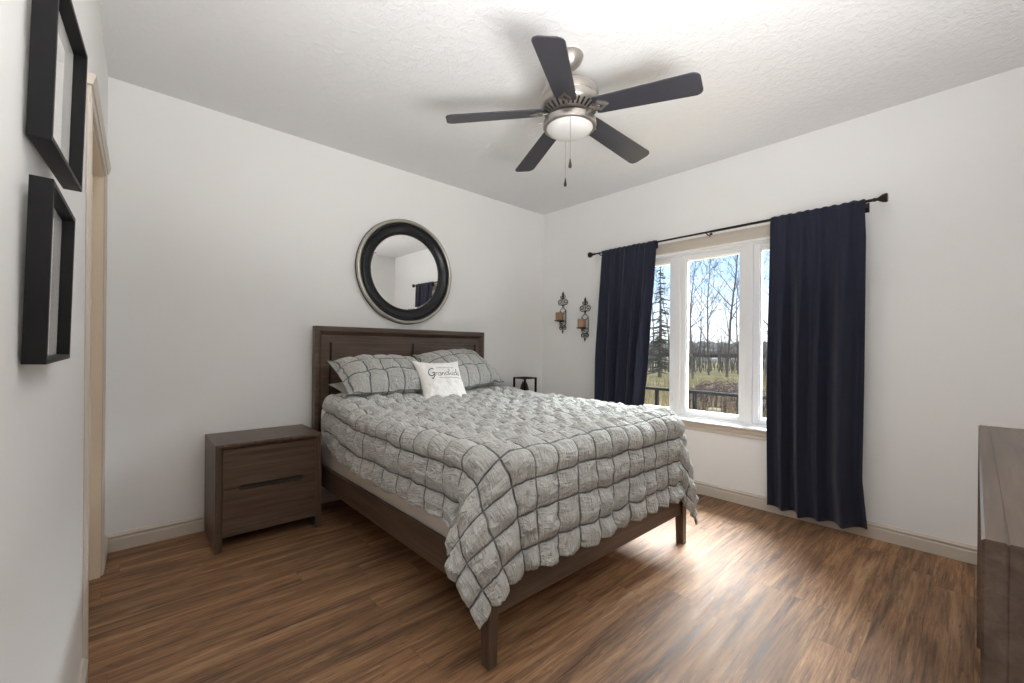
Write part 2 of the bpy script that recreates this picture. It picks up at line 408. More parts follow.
# window: vinyl frame with three lites, sill and painted casing
GX = W+.085
win_bm = new_bm()
def yz_frame(bm, x0, x1, y0, y1, z0, z1, wy, wzb, wzt, bev=.004):
    box(bm, x0, x1, y0, y0+wy, z0, z1, bev); box(bm, x0, x1, y1-wy, y1, z0, z1, bev)
    box(bm, x0, x1, y0+wy, y1-wy, z0, z0+wzb, bev); box(bm, x0, x1, y0+wy, y1-wy, z1-wzt, z1, bev)
yz_frame(win_bm, W+.045, W+.15, WY0, WY1, WZ0, WZ1, .035, .028, .03)
for yc in (1.205, 1.79): box(win_bm, W+.045, W+.15, yc-.026, yc+.026, WZ0+.028, WZ1-.03, .004)
win = structure(mesh_obj('window_1', win_bm, 'white_vinyl'))
for (a, b) in ((WY0+.035, 1.179), (1.231, 1.764), (1.816, WY1-.035)):
    bm = new_bm(); yz_frame(bm, W+.06, W+.125, a, b, WZ0+.028, WZ1-.03, .046, .04, .042, .006)
    yz_frame(bm, W+.072, W+.112, a+.046, b-.046, WZ0+.068, WZ1-.072, .008, .008, .008, .003)
    s = mesh_obj('sash', bm, 'white_vinyl', win)
    bm = new_bm(); box(bm, GX, GX+.004, a+.05, b-.05, WZ0+.07, WZ1-.074); mesh_obj('pane', bm, 'window_glass', s)
bm = new_bm(); box(bm, W+.04, W+.062, 1.83, 1.845, .73, .75, .003); box(bm, W+.036, W+.05, 1.832, 1.843, .73, .83, .004); mesh_obj('window_handle', bm, 'white_vinyl', win)
bm = new_bm(); box(bm, W+.03, W+.055, 1.49, 1.53, WZ1-.03, WZ1-.018, .004); tube(bm, [(W+.03, 1.51, WZ1-.024), (W+.015, 1.505, WZ1-.03)], .005); mesh_obj('window_latch', bm, 'white_vinyl', win)
bm = new_bm()  # white reveal lining
box(bm, W, W+T, WY0-.004, WY0+.008, WZ0, WZ1); box(bm, W, W+T, WY1-.008, WY1+.004, WZ0, WZ1); box(bm, W, W+T, WY0, WY1, WZ1-.008, WZ1+.004); box(bm, W-.0, W+T, WY0, WY1, WZ0-.004, WZ0+.01)
structure(mesh_obj('trim_1', bm, 'white_vinyl'))
bm = new_bm()
CAS = [(0, 0), (.014, 0), (.018, .012), (.016, .03), (.016, .062), (.02, .068), (.02, .085), (0, .085)]
prism(bm, CAS, lambda u, v, a: (W-u, a, WZ1+v), WY0-.09, WY1+.09)
prism(bm, CAS, lambda u, v, a: (W-u, WY0-v, a), WZ0-.02, WZ1); prism(bm, CAS, lambda u, v, a: (W-u, WY1+v, a), WZ0-.02, WZ1)
structure(mesh_obj('trim_2', bm, 'trim_paint'))
bm = new_bm()
prism(bm, [(-.05, .0), (.02, .0), (.03, -.004), (.034, -.014), (.03, -.024), (.02, -.03), (.018, -.045), (.012, -.06), (.012, -.085), (0, -.085), (0, -.03), (-.05, -.03)],
      lambda u, v, a: (W-u, a, WZ0+v+.006), WY0-.11, WY1+.11)
structure(mesh_obj('window_sill', bm, 'trim_paint'))

# ---------------------------------------------------------------- ceiling fan
FX, FYc = 1.7235, 1.4515; FZ = 2.446
fan = thing('ceiling_fan', 'five-blade ceiling fan with dark blades, brushed nickel body and white bowl light', 'ceiling fan', (FX, FYc, H))
fl = lambda x, y, z: (FX+x, FYc+y, z)
bm = new_bm(); lathe(bm, [(0, H), (.066, H), (.07, H-.008), (.068, H-.02), (.055, H-.045), (.035, H-.064), (.02, H-.074), (0, H-.074)], fl, 36); mesh_obj('canopy', bm, 'brushed_nickel', fan, True)
bm = new_bm(); tube(bm, [fl(0, 0, H-.06), fl(0, 0, 2.55)], .0125, 14); lathe(bm, [(.0, 2.6), (.02, 2.6), (.024, 2.59), (.024, 2.56), (0, 2.56)], fl, 20); mesh_obj('downrod', bm, 'brushed_nickel', fan, True)
bm = new_bm(); lathe(bm, [(0, 2.575), (.03, 2.575), (.06, 2.571), (.115, 2.563), (.140, 2.549), (.150, 2.527), (.151, 2.503), (.147, 2.496), (.153, 2.491), (.153, 2.467), (.147, 2.455), (.10, 2.427), (.06, 2.419), (0, 2.419)], fl, 48); mot = mesh_obj('motor_housing', bm, 'brushed_nickel', fan, True)
bm = new_bm()
for i in range(30):
    a = 2*PI*i/30; t = bmesh.new(); box(t, .104, .142, -.0052, .0052, -.002, .002, .001)
    merge(bm, t, Matrix.Translation((FX, FYc, 2.3635)) @ Matrix.Rotation(a, 4, 'Z') @ Matrix.Translation((0, 0, .0765)) @ Matrix.Translation((.123, 0, 0)) @ Matrix.Rotation(-.536, 4, 'Y') @ Matrix.Translation((-.123, 0, 0)))
mesh_obj('vent_slots', bm, 'pull_black', mot)
bm = new_bm(); lathe(bm, [(0, 2.42), (.05, 2.42), (.055, 2.414), (.06, 2.406), (.08, 2.403), (.12, 2.400), (.136, 2.390), (.140, 2.366), (.136, 2.357), (.122, 2.354), (0, 2.358)], fl, 48); fit_ = mesh_obj('light_fitter', bm, 'brushed_nickel', fan, True)
for i in range(3):
    a = 2*PI*i/3+.35; bm = new_bm(); tube(bm, [fl(.136*math.cos(a), .136*math.sin(a), 2.376), fl(.154*math.cos(a), .154*math.sin(a), 2.376)], [.004, .004], 8)
    tube(bm, [fl(.152*math.cos(a), .152*math.sin(a), 2.376), fl(.161*math.cos(a), .161*math.sin(a), 2.376)], .007, 10); mesh_obj('thumb_screw', bm, 'brushed_nickel', fit_)
bm = new_bm(); lathe(bm, [(.122, 2.360), (.121, 2.354), (.113, 2.343), (.093, 2.330), (.062, 2.321), (.03, 2.317), (0, 2.316)], fl, 48); mesh_obj('bowl_shade', bm, 'frosted_glass', fan, True)
def blade_outline():
    r0, r1, w0, w1, rc = .140, .648, .052, .068, .03
    pts = [(r0, -w0), (r0+.02, -w0-.004)]
    for i in range(7):
        a = -PI/2+PI/2*i/6; pts.append((r1-rc+rc*math.cos(a), -w1+rc+rc*math.sin(a)))
    for i in range(7):
        a = PI/2*i/6; pts.append((r1-rc+rc*math.cos(a), w1-rc+rc*math.sin(a)))
    pts += [(r0+.02, w0+.004), (r0, w0)]
    return pts
def Rx(a): return Matrix.Rotation(a, 4, 'X')
for i in range(5):
    a = math.radians(-147.8+72*i)
    X = Matrix.Translation((FX, FYc, FZ)) @ Matrix.Rotation(a, 4, 'Z') @ Matrix.Rotation(math.radians(6), 4, 'Y')
    t = bmesh.new(); prism(t, blade_outline(), lambda u, v, z: (u, v, z), 0, .006)
    bmesh.ops.bevel(t, geom=[e for e in t.edges if abs(e.verts[0].co.z-e.verts[1].co.z) < 1e-6], offset=.0015, segments=1, affect='EDGES')
    bm = new_bm(); merge(bm, t, X @ Rx(math.radians(-12))); bl = mesh_obj('blade', bm, 'fan_blade_wood', fan)
    # blade iron: arm and an open diamond plate under the blade
    t = bmesh.new()
    tube(t, [(.07, 0, .018), (.09, 0, .012), (.105, 0, .002), (.118, 0, -.004), (.14, 0, -.005)], [.009, .010, .009, .008, .007], 8)
    out_ = [(.115, 0), (.165, -.033), (.215, 0), (.165, .033)]; inn = [(.14, 0), (.165, -.014), (.19, 0), (.165, .014)]
    vo = [[t.verts.new((x, y, z)) for x, y in out_] for z in (-.006, -.0005)]; vi = [[t.verts.new((x, y, z)) for x, y in inn] for z in (-.006, -.0005)]
    for q in range(4):
        r = (q+1) % 4
        t.faces.new((vo[0][q], vo[0][r], vi[0][r], vi[0][q])); t.faces.new((vo[1][q], vi[1][q], vi[1][r], vo[1][r]))
        t.faces.new((vo[0][q], vo[1][q], vo[1][r], vo[0][r])); t.faces.new((vi[0][q], vi[0][r], vi[1][r], vi[1][q]))
    bm = new_bm(); merge(bm, t, X @ Rx(math.radians(-12))); mesh_obj('blade_iron', bm, 'brushed_nickel', fan, True, 30)
for (dx, dy, zt_, zb) in ((-.095, -.086, 2.358, 2.105), (.062, .079, 2.358, 2.100)):
    bm = new_bm()
    tube(bm, [fl(dx, dy, zt_), fl(dx, dy, zb+.03)], .0013, 6); pc = mesh_obj('pull_chain', bm, 'brushed_nickel', fan)
    bm = new_bm(); lathe(bm, [(0, zb+.034), (.003, zb+.034), (.0045, zb+.02), (.008, zb+.004), (.0085, zb-.004), (.006, zb-.01), (0, zb-.01)], lambda x, y, z: fl(dx+x, dy+y, z), 14); mesh_obj('pull_bob', bm, 'pull_black', pc, True)

# ---------------------------------------------------------------- bed frame
bed = thing('bed', 'dark brown wooden bed frame with panelled headboard under grey quilt', 'bed', (1.81, 1.25, 0))
BX0, BX1, HY = 1.032, 2.612, 3.262
def wbox(bm, *a): box(bm, *a)
bm = new_bm()
FWI = .052
# mitred outer frame with an inward chamfer: profile swept round three sides
def hb_corner(u): return [(BX0+u, 0), (BX0+u, 1.352-u*1.25), (BX1-u, 1.352-u*1.25), (BX1-u, 0)]
prof = [(0, HY+.06), (0, HY), (.006, HY-.004), (.028, HY-.004), (FWI, HY+.022), (FWI, HY+.06)]
rows = [[bm.verts.new((x, yy, z)) for x, z in hb_corner(u)] for u, yy in prof]
for i in range(len(rows)):
    a, b = rows[i], rows[(i+1) % len(rows)]
    for q in range(3): bm.faces.new((a[q], a[q+1], b[q+1], b[q]))
bm.faces.new([r[0] for r in rows]); bm.faces.new([r[3] for r in rows][::-1])
mesh_obj('headboard_frame', bm, 'furniture_wood_x', bed)
bm = new_bm(); PYf = HY+.02; xi0, xi1, zt = BX0+FWI, BX1-FWI, 1.352-FWI*1.25
box(bm, xi0, xi1, PYf, PYf+.022, 1.232, zt, .001)
g = .016; s0, s1, s2 = 1.142, 1.834, 2.502
for a, b in ((xi0, s0), (s0+g, s1), (s1+g, s2), (s2+g, xi1)): box(bm, a, b, PYf, PYf+.022, .35, 1.232, .002)
hp = mesh_obj('headboard_panel', bm, 'furniture_wood_x', bed)
bm = new_bm(); box(bm, xi0, xi1, PYf+.024, PYf+.036, .35, zt); mesh_obj('groove_backing', bm, 'groove_dark', hp)
for xa, xb in ((1.030, 1.055), (2.555, 2.580)):
    bm = new_bm(); box(bm, xa, xb, 1.262, HY, .222, .362, .004); mesh_obj('side_rail', bm, 'furniture_wood_y', bed)
bm = new_bm(); box(bm, 1.05, 2.545, 1.222, 1.25, .185, .45, .004); mesh_obj('footboard', bm, 'furniture_wood_x', bed)
for x0, s in ((1.002, 1), (2.588, -1)):
    bm = new_bm(); t = bmesh.new(); box(t, 0, .056, 1.21, 1.268, 0, .47, .004)
    for v in t.verts:
        if v.co.z < .2:
            f = (.2-v.co.z)/.2; v.co.x = v.co.x*(1-.22*f) if v.co.x > .02 else v.co.x; v.co.y = 1.21+(v.co.y-1.21)*(1-.2*f)
    for v in t.verts: v.co.x = x0+s*v.co.x
    merge(bm, t); mesh_obj('leg', bm, 'furniture_wood_z', bed)
for i in range(5):
    y = 1.45+i*.42; bm = new_bm(); box(bm, 1.055, 2.555, y, y+.08, .228, .25, .002); mesh_obj('slat', bm, 'furniture_wood_x', bed)
bm = new_bm(); box(bm, 1.062, 2.548, 1.262, HY-.01, .25, .50, .025, 3); tag(mesh_obj('box_spring', bm, 'mattress_fabric', None, True), 'cream box spring showing between the bed rail and quilt hem', 'box spring')
bm = new_bm(); box(bm, 1.06, 2.55, 1.262, HY-.01, .50, .775, .06, 5); tag(mesh_obj('mattress', bm, 'white_cotton', None, True), 'white mattress under the grey quilt on the box spring', 'mattress')

# ---------------------------------------------------------------- quilt
CELL = .133
QX0, QX1, QY0, QR = 1.078, 2.532, 1.262, .078
LW, LF, LH = .372, .515, 1.76
ZT = .806
us = np.arange(-LW, (QX1-QX0)+LW+1e-6, .0075); ts = np.arange(-LF, LH+1e-6, .0075)
Sg, Tg = np.meshgrid(us, ts, indexing='ij')
WM = QX1-QX0
QC = .15                                           # the bed top has rounded corners
side = np.where(Sg > WM/2, 1.0, -1.0); Sm = np.where(side > 0, WM-Sg, Sg)      # distance in from the nearer long edge
corner = (Sm < QC) & (Tg < QC)
rho = np.hypot(QC-Sm, QC-Tg)
du = np.where(corner, 0, np.maximum(-Sm, 0)); dv = np.where(corner, 0, np.maximum(-Tg, 0))
dirx = np.where(corner, (QC-Sm)/np.maximum(rho, 1e-9), (du > 0)*1.0); diry = np.where(corner, (QC-Tg)/np.maximum(rho, 1e-9), (dv > 0)*1.0)
d = np.where(corner, np.maximum(rho-QC, 0), du+dv); th = np.arctan2(diry, np.maximum(dirx, 1e-9))
arc = QR*PI/2
outw = np.where(d < arc, QR*np.sin(np.minimum(d, arc)/QR), QR+.045*(d-arc))
down = np.where(d < arc, QR*(1-np.cos(np.minimum(d, arc)/QR)), QR+(d-arc))
hang = sstep(d, .06, .50)
bumpf = np.where(corner, .5+.5*np.cos(4*(th-PI/4)), 0)
outw = outw+np.where(corner, hang*(.125*bumpf**1.3-.035*np.sin(4*th)**2*(1-bumpf)), 0)
down = np.where(corner, down*(1-.06*bumpf*hang), down)
wav = hang*.012*np.sin(Tg*2*PI/.36+.8+.9*vnoise(Tg*3, Tg*0, 9))
outw = outw+np.where((du > 0), wav*sstep(Tg, QC, QC+.2), 0)
outw = outw+np.where((dv > 0), hang*.010*np.sin(Sg*2*PI/.41+.3)*sstep(Sm, QC, QC+.2), 0)
ucl = np.clip(Sm, 0, WM/2); bx = np.where(corner, QC-dirx*np.minimum(rho, QC), ucl)
cx = np.where(side > 0, QX1-bx, QX0+bx)
cyq = QY0+np.where(corner, QC-diry*np.minimum(rho, QC), np.maximum(Tg, 0))
dx = dirx*side*(d > 0); dy = -diry*(d > 0)
rise = .042*sstep(Tg, 1.1, 1.7)+.012*vnoise(Sg*3.1, Tg*2.7, 3)*(1-sstep(d, 0, .1))
narrow = .035*sstep(Tg, 1.2, 1.75)*(d > 0)                      # tucked in slightly at the head end
lean = np.where(corner, bumpf*hang, 0)                           # the hanging corners swing to one side
P = np.stack([cx+dx*(outw-narrow)+lean*np.where(side > 0, -.075, -.05), cyq+dy*outw+lean*np.where(side > 0, .03, .10), ZT+rise-down-lean*np.where(side > 0, .05, 0)], -1)
# stitched grid, slightly wandering
ju = .06*vnoise(Sg/.16, Tg/.16, 11)+.035*vnoise(Sg/.05, Tg/.05, 31); jv = .06*vnoise(Sg/.16, Tg/.16, 12)+.035*vnoise(Sg/.05, Tg/.05, 32)
Uc = (Sg-WM/2)/CELL+ju+.5; Vc = (Tg+.03)/CELL+jv
pu = np.abs(np.sin(PI*Uc)); pv_ = np.abs(np.sin(PI*Vc))
puff = (pu*pv_)**.5
amp = .027+.006*hang
wr = .45*vnoise(Uc*3.7, Vc*2.1, 21)+.45*vnoise(Uc*1.9, Vc*4.1, 22)+.3*vnoise(Uc*8, Vc*5, 23)
N = normals(P); N = N*np.sign(N[..., 2:3]*0+np.where((d < .02)[..., None], N[..., 2:3], np.sum(N*np.stack([dx, dy, 0*dx+.2], -1), -1, keepdims=True))+1e-9)
P = P+N*(amp*puff*(1+.38*wr)+.0075*wr*np.minimum(1, puff*1.6))[..., None]
# scalloped hem: channels bulge between the stitch lines
edge = sstep(d, .26, .5)
P[..., 2] += edge*(.012*(1-np.where(du > 0, pv_, pu)))*np.where(corner, .3, 1)+edge*.018*vnoise(Sg*4, Tg*4, 41)*np.where(corner, 0, 1)
uvq = np.stack([Uc, Vc], -1)
quilt = grid_obj('quilt', P, uvq, 'quilt_fabric')
sm = quilt.modifiers.new('thick', 'SOLIDIFY'); sm.thickness = .010; sm.offset = -1
tag(quilt, 'grey channel-stitched puffy quilt draped over the bed with a hanging corner', 'quilt')
if normals(P)[len(us)//2, len(ts)//2, 2] < 0: quilt.data.flip_normals()

# ---------------------------------------------------------------- pillows
def cushion(name, w, h, t, mat, X, cell=None, flange=0, pinch=.08, seed=1, n=90, sag=0):
    """closed two-sided pillow in the local x (width) / z (height) plane, bulging along y"""
    u = np.linspace(-1, 1, n); v = np.linspace(-1, 1, n); U, V = np.meshgrid(u, v, indexing='ij')
    px = U*w/2*(1-pinch*(1-V**2)*np.abs(U)**2); pz = V*h/2*(1-pinch*(1-U**2)*np.abs(V)**2)
    fu = np.clip((1-np.abs(U))*w/2-flange, 0, None)/(w/2-flange); fv = np.clip((1-np.abs(V))*h/2-flange, 0, None)/(h/2-flange)
    prof = (1-(1-fu)**2.6)**.62*(1-(1-fv)**2.6)**.62
    th_ = t/2*prof
    wr = vnoise(U*5, V*5, seed)*.006*prof+vnoise(U*13, V*11, seed+1)*.0025*np.minimum(1, prof*3)
    if cell:
        a = px/cell+.5+.07*vnoise(U*6, V*6, seed+5)+.12*V**2; b = pz/(cell*1.2)+.53+.06*vnoise(U*6, V*6, seed+6)
        pf = (np.abs(np.sin(PI*a))*np.abs(np.sin(PI*b)))**.42; th_ = th_+.022*(pf-.35)*np.minimum(1, prof*4)
        uv = np.stack([a, b], -1)
    else: uv = np.stack([U, V], -1)
    lean = sag*(V+1)**2
    Fm = np.stack([px, -(th_+wr)-.002+lean, pz], -1); Bm = np.stack([px, th_+.002+lean, pz], -1)
    bm = new_bm(); uvl = bm.loops.layers.uv.new('UVMap')
    vf = [[bm.verts.new(Fm[i, j]) for j in range(n)] for i in range(n)]; vb = [[bm.verts.new(Bm[i, j]) for j in range(n)] for i in range(n)]
    def q(vs, ij):
        f = bm.faces.new(vs)
        for l, (i, j) in zip(f.loops, ij): l[uvl].uv = uv[i, j]
    for i in range(n-1):
        for j in range(n-1):
            q((vf[i][j], vf[i+1][j], vf[i+1][j+1], vf[i][j+1]), ((i, j), (i+1, j), (i+1, j+1), (i, j+1)))
            q((vb[i][j], vb[i][j+1], vb[i+1][j+1], vb[i+1][j]), ((i, j), (i, j+1), (i+1, j+1), (i+1, j)))
    ring = [(i, 0) for i in range(n)]+[(n-1, j) for j in range(1, n)]+[(i, n-1) for i in range(n-2, -1, -1)]+[(0, j) for j in range(n-2, 0, -1)]
    for a, b in zip(ring, ring[1:]+ring[:1]):
        q((vf[a[0]][a[1]], vb[a[0]][a[1]], vb[b[0]][b[1]], vf[b[0]][b[1]]), (a, a, b, b))
    o = mesh_obj(name, bm, mat, None, True, 180)
    o.matrix_world = X; bpy.context.view_layer.update()
    return o, Fm, u, v
def place(x, y, z, lean, yaw=0, roll=0):
    """lean: top goes back (+y) from upright"""
    return Matrix.Translation((x, y, z)) @ Matrix.Rotation(yaw, 4, 'Z') @ Matrix.Rotation(-lean, 4, 'X') @ Matrix.Rotation(roll, 4, 'Y')
R_ = math.radians
sh, *_ = cushion('pillow_sham', .71, .47, .215, 'quilt_fabric', place(1.435, 2.945, .992, R_(64), R_(-1), R_(0)), .125, .008, .05, 3, 110)
tag(sh, 'grey quilted pillow sham with stitched squares, on the nightstand side of the bed', 'pillow', 'quilted shams against the headboard')
sh, *_ = cushion('pillow_sham', .67, .48, .215, 'quilt_fabric', place(2.105, 2.955, 1.020, R_(56), R_(2), R_(-5)), .125, .008, .05, 8, 110)
tag(sh, 'grey quilted pillow sham behind the white lettered throw pillow, nearer the window', 'pillow', 'quilted shams against the headboard')
for (x, lab) in ((1.45, 'sleeping pillow tucked under the sham on the nightstand side'), (2.16, 'sleeping pillow tucked under the sham behind the white throw pillow')):
    o, *_ = cushion('sleeping_pillow', .66, .34, .09, 'grey_cotton', place(x, 3.075, .89, R_(80)), None, .0, .06, 5, 40); tag(o, lab, 'pillow', 'sleeping pillows under the shams')

tp, Fm, u_, v_ = cushion('throw_pillow', .41, .37, .11, 'white_cotton', place(1.785, 2.735, .936, R_(31), R_(0), R_(1)), None, 0, .13, 15, 60)
tag(tp, 'small white square throw pillow with grey script lettering, leaning on the shams', 'throw pillow')
def pill_pt(x, z):
    """point just in front of the pillow's face at local x,z"""
    i = np.argmin(np.abs(Fm[:, len(v_)//2, 0]-x)); j = np.argmin(np.abs(Fm[len(u_)//2, :, 2]-z))
    return (x, Fm[i, j, 1]-.0012, z)
def arcp(cx, cy, rx, ry, a0, a1, n=14): return [(cx+rx*math.cos(R_(a0+(a1-a0)*i/n)), cy+ry*math.sin(R_(a0+(a1-a0)*i/n))) for i in range(n+1)]
def L_(ch):
    bowl = arcp(.3, .3, .3, .3, 30, 390)
    return {'G': ([arcp(.55, .75, .55, .72, 50, 330)+[(1.0, .62), (.62, .62)], [(1.02, .62), (1.0, -.1), (.8, -.5), (.5, -.45)]], 1.25),
            'r': ([[(0, 0), (.08, .6)], [(.05, .35), (.2, .58), (.42, .55)]], .5),
            'a': ([bowl, [(.6, .6), (.6, .08), (.75, 0)]], .82),
            'n': ([[(0, .6), (.02, 0)], [(.02, .3), (.18, .58), (.4, .55), (.45, .3), (.47, .05), (.6, 0)]], .7),
            'd': ([bowl, [(.62, 1.3), (.6, .08), (.75, 0)]], .85),
            'k': ([[(.02, 1.3), (0, 0)], [(.42, .6), (.03, .28), (.45, 0), (.55, .02)]], .62),
            'i': ([[(.05, .6), (.05, .08), (.2, 0)], [(.05, .85), (.07, .9)]], .3),
            's': ([[(.4, .55), (.2, .6), (.05, .45), (.35, .2), (.3, .03), (0, .05)]], .55)}[ch]
def write(word, x0, z0, s, slant=.22, r=.0016):
    bm = new_bm(); x = 0
    for ch in word:
        strokes, adv = L_(ch)
        for stx in strokes:
            pts = [pill_pt(x0+(x+px_+slant*pz_)*s, z0+pz_*s) for px_, pz_ in stx]
            tube(bm, pts, r*(1.7 if ch == 'G' else 1), 5)
        x += adv
    return bm
local_obj('script_lettering', write('Grandkids', -.128, .032, .0425, .22, .0021), 'lettering_grey', tp)
# the thin underline line of small print beneath the script (too small to read in the photograph)
for (xa, xb, z) in ((-.05, .15, .010), (-.055, .105, .100)):
    bm = new_bm(); tube(bm, [pill_pt(xa+(xb-xa)*i/60, z+.0025*math.sin(i*2.1)) for i in range(61)], .0010, 5)
    local_obj('small_print', bm, 'lettering_grey', tp)

# ---------------------------------------------------------------- nightstands
def make_nightstand(label):
    w, dep, h = .586, .43, .625                     # origin: front-left floor corner
    r = thing('nightstand', label, 'nightstand', (.392, 2.932, 0), 0, 'nightstands beside the bed')
    bm = new_bm(); tk = .036
    # continuous waterfall frame: two sides and top, chamfered to the inside at the front
    def cor(u): return [(u, 0), (u, h-u), (w-u, h-u), (w-u, 0)]
    prof = [(0, dep), (0, .004), (.004, 0), (.014, 0), (tk, .016), (tk, dep)]
    rows = [[bm.verts.new((x, yy, z)) for x, z in cor(u)] for u, yy in prof]
    for i in range(len(rows)):
        a, b = rows[i], rows[(i+1) % len(rows)]
        for q in range(3): bm.faces.new((a[q], a[q+1], b[q+1], b[q]))
    bm.faces.new([x[0] for x in rows]); bm.faces.new([x[3] for x in rows][::-1])
    local_obj('outer_frame', bm, 'furniture_wood_z', r)
    bm = new_bm(); box(bm, tk, w-tk, .03, dep-.01, .082, h-tk); local_obj('carcass', bm, 'groove_dark', r)
    bm = new_bm(); box(bm, tk+.001, w-tk-.001, .018, .034, .078, .115, .002); local_obj('bottom_rail', bm, 'furniture_wood_x', r)
    zs = .352
    ha, hb, hd = .125, .47, .014
    for k_, (z0, z1) in enumerate(((zs+.0015, h-tk-.003), (.118, zs-.0015))):
        bm = new_bm(); xa, xb = tk+.002, w-tk-.002
        if k_ == 0: pts = [(xa, z0), (ha-.012, z0), (ha+.004, z0+hd), (hb-.004, z0+hd), (hb+.012, z0), (xb, z0), (xb, z1), (xa, z1)]
        else: pts = [(xa, z0), (xb, z0), (xb, z1), (hb+.012, z1), (hb-.004, z1-hd), (ha+.004, z1-hd), (ha-.012, z1), (xa, z1)]
        prism(bm, pts, lambda u, v, a: (u, a, v), .016, .034)
        dr = local_obj('drawer', bm, 'furniture_wood_x', r)
        if k_ == 1:
            bm = new_bm(); prism(bm, [(ha-.006, zs-.001), (ha+.006, zs-.011), (hb-.006, zs-.011), (hb+.006, zs-.001), (hb-.006, zs+.006), (ha+.006, zs+.006)], lambda u, v, a: (u, a, v), .021, .030); local_obj('finger_pull', bm, 'groove_dark', dr)
    return r
ns = make_nightstand('brown wooden two-drawer nightstand standing left of the bed, drawers in view')
dup(ns, (2.70, 2.932, 0), 'brown wooden nightstand behind the bed by the window wall, holding the lantern')

# lantern on the far nightstand
lx, ly, lz, lw, lh = 3.085, 3.17, .625, .079, .275
lan = thing('lantern', 'small square dark-framed glass lantern with dried brown filler beyond the bed', 'lantern', (lx, ly, lz))
b = lw
bm = new_bm()
for sx in (-1, 1):
    for sy in (-1, 1): box(bm, sx*b-.009, sx*b+.009, sy*b-.009, sy*b+.009, 0, lh, .002)
for z in (.007, lh-.007):
    for s_ in (-1, 1): box(bm, -b, b, s_*b-.007, s_*b+.007, z-.007, z+.007, .002); box(bm, s_*b-.007, s_*b+.007, -b, b, z-.007, z+.007, .002)
local_obj('frame', bm, 'bronze_metal', lan)
bm = new_bm(); box(bm, -b+.002, b-.002, -b+.002, b-.002, 0, .008, .001); local_obj('base', bm, 'bronze_metal', lan)
bm = new_bm()
for s_ in (-1, 1): box(bm, -b+.006, b-.006, s_*b-.001, s_*b+.001, .013, lh-.013); box(bm, s_*b-.001, s_*b+.001, -b+.006, b-.006, .013, lh-.013)
local_obj('glass_panel', bm, 'frame_glass', lan)
bm = new_bm()
for (qx, qy, rr, hz) in ((-.03, 0, .036, .22), (.034, .01, .034, .205), (0, -.03, .026, .17), (.0, .034, .026, .18)):
    lathe(bm, [(0, .008), (rr*.6, .01), (rr, .03+.25*hz), (rr*.9, .6*hz), (rr*.5, .9*hz), (0, hz+.02)], lambda x, y, z, qx=qx, qy=qy: (qx+x*(1+.15*math.sin(z*160)), qy+y*(1+.15*math.sin(z*160)), z), 14)
local_obj('dried_filler', bm, 'dried_brown', lan, True)

# ---------------------------------------------------------------- round mirror
mr = thing('wall_mirror', 'round mirror with black concave frame and silver rim above the headboard', 'mirror', (1.80, D-.001, 1.86))
MXc, MZc = 1.818, 1.853
ml = lambda x, y, z: (MXc+x, D-.002-z, MZc+y)
bm = new_bm(); lathe(bm, [(.30, 0), (.440, 0), (.450, .006), (.455, .016), (.453, .022), (.446, .026), (.432, .028)], ml, 96); lathe(bm, [(.300, 0), (.432, .030)], ml, 96); mesh_obj('back_rim', bm, 'mirror_black', mr, True)
bm = new_bm(); lathe(bm, [(.446, .022), (.454, .034), (.450, .046), (.440, .052), (.428, .050), (.422, .040), (.422, .022)], ml, 96, True); mesh_obj('silver_rim', bm, 'mirror_silver', mr, True, 60)
bm = new_bm(); lathe(bm, [(.423, .020), (.422, .042), (.416, .047), (.408, .045), (.403, .038), (.400, .043), (.394, .045), (.389, .040), (.365, .024), (.345, .020), (.340, .025), (.331, .026), (.325, .020), (.322, .008), (.322, .004)], ml, 96); mesh_obj('black_frame', bm, 'mirror_black', mr, True, 30)
bm = new_bm(); lathe(bm, [(0, .0125), (.318, .0125), (.324, .0115), (.324, .004), (0, .004)], lambda x, y, z: ml(x, y, z+.012*y+.011*x), 96); mesh_obj('mirror_pane', bm, 'mirror_glass', mr, True, 2)

# ---------------------------------------------------------------- shadow-box frames on the left wall
def rig(yaw, lean, rl):
    c, s = math.cos(yaw), math.sin(yaw)
    a = Vector((s, c, 0)); n = Vector((c, -s, 0)); k_ = Vector((0, 0, 1))
    n2 = n*math.cos(lean)-k_*math.sin(lean); k2 = k_*math.cos(lean)+n*math.sin(lean)
    return a*math.cos(rl)+k2*math.sin(rl), n2, k2*math.cos(rl)-a*math.sin(rl)
def wall_frame(label, org, Wf, Hf, dep, yaw, lean, rl):
    a, n, k_ = rig(yaw, lean, rl); o0 = Vector(org)
    r = thing('picture_frame', label, 'picture frame', org, 0, 'black shadow-box frames on the left wall')
    f = lambda u, v, w: o0+a*u+k_*v+n*w
    def fb(bm, u0, u1, v0, v1, w0, w1, bev=0):
        t = bmesh.new(); box(t, u0, u1, v0, v1, w0, w1, bev)
        for v in t.verts: v.co = f(*v.co)
        merge(bm, t)
    rim = .009
    bm = new_bm()
    fb(bm, 0, rim, 0, Hf, 0, dep, .0008); fb(bm, Wf-rim, Wf, 0, Hf, 0, dep, .0008); fb(bm, rim, Wf-rim, 0, rim, 0, dep, .0008); fb(bm, rim, Wf-rim, Hf-rim, Hf, 0, dep, .0008)
    mesh_obj('frame', bm, 'black_lacquer', r)
    bm = new_bm(); fb(bm, rim*.5, Wf-rim*.5, rim*.5, Hf-rim*.5, .002, .008); mesh_obj('mat', bm, 'mat_board', r)
    bm = new_bm(); fb(bm, .07, Wf-.07, .07, Hf-.07, .008, .0085); mesh_obj('print', bm, 'print_paper', r)
    bm = new_bm(); fb(bm, rim*.6, Wf-rim*.6, rim*.6, Hf-rim*.6, .0105, .0120); mesh_obj('glass', bm, 'frame_glass', r)
    return r
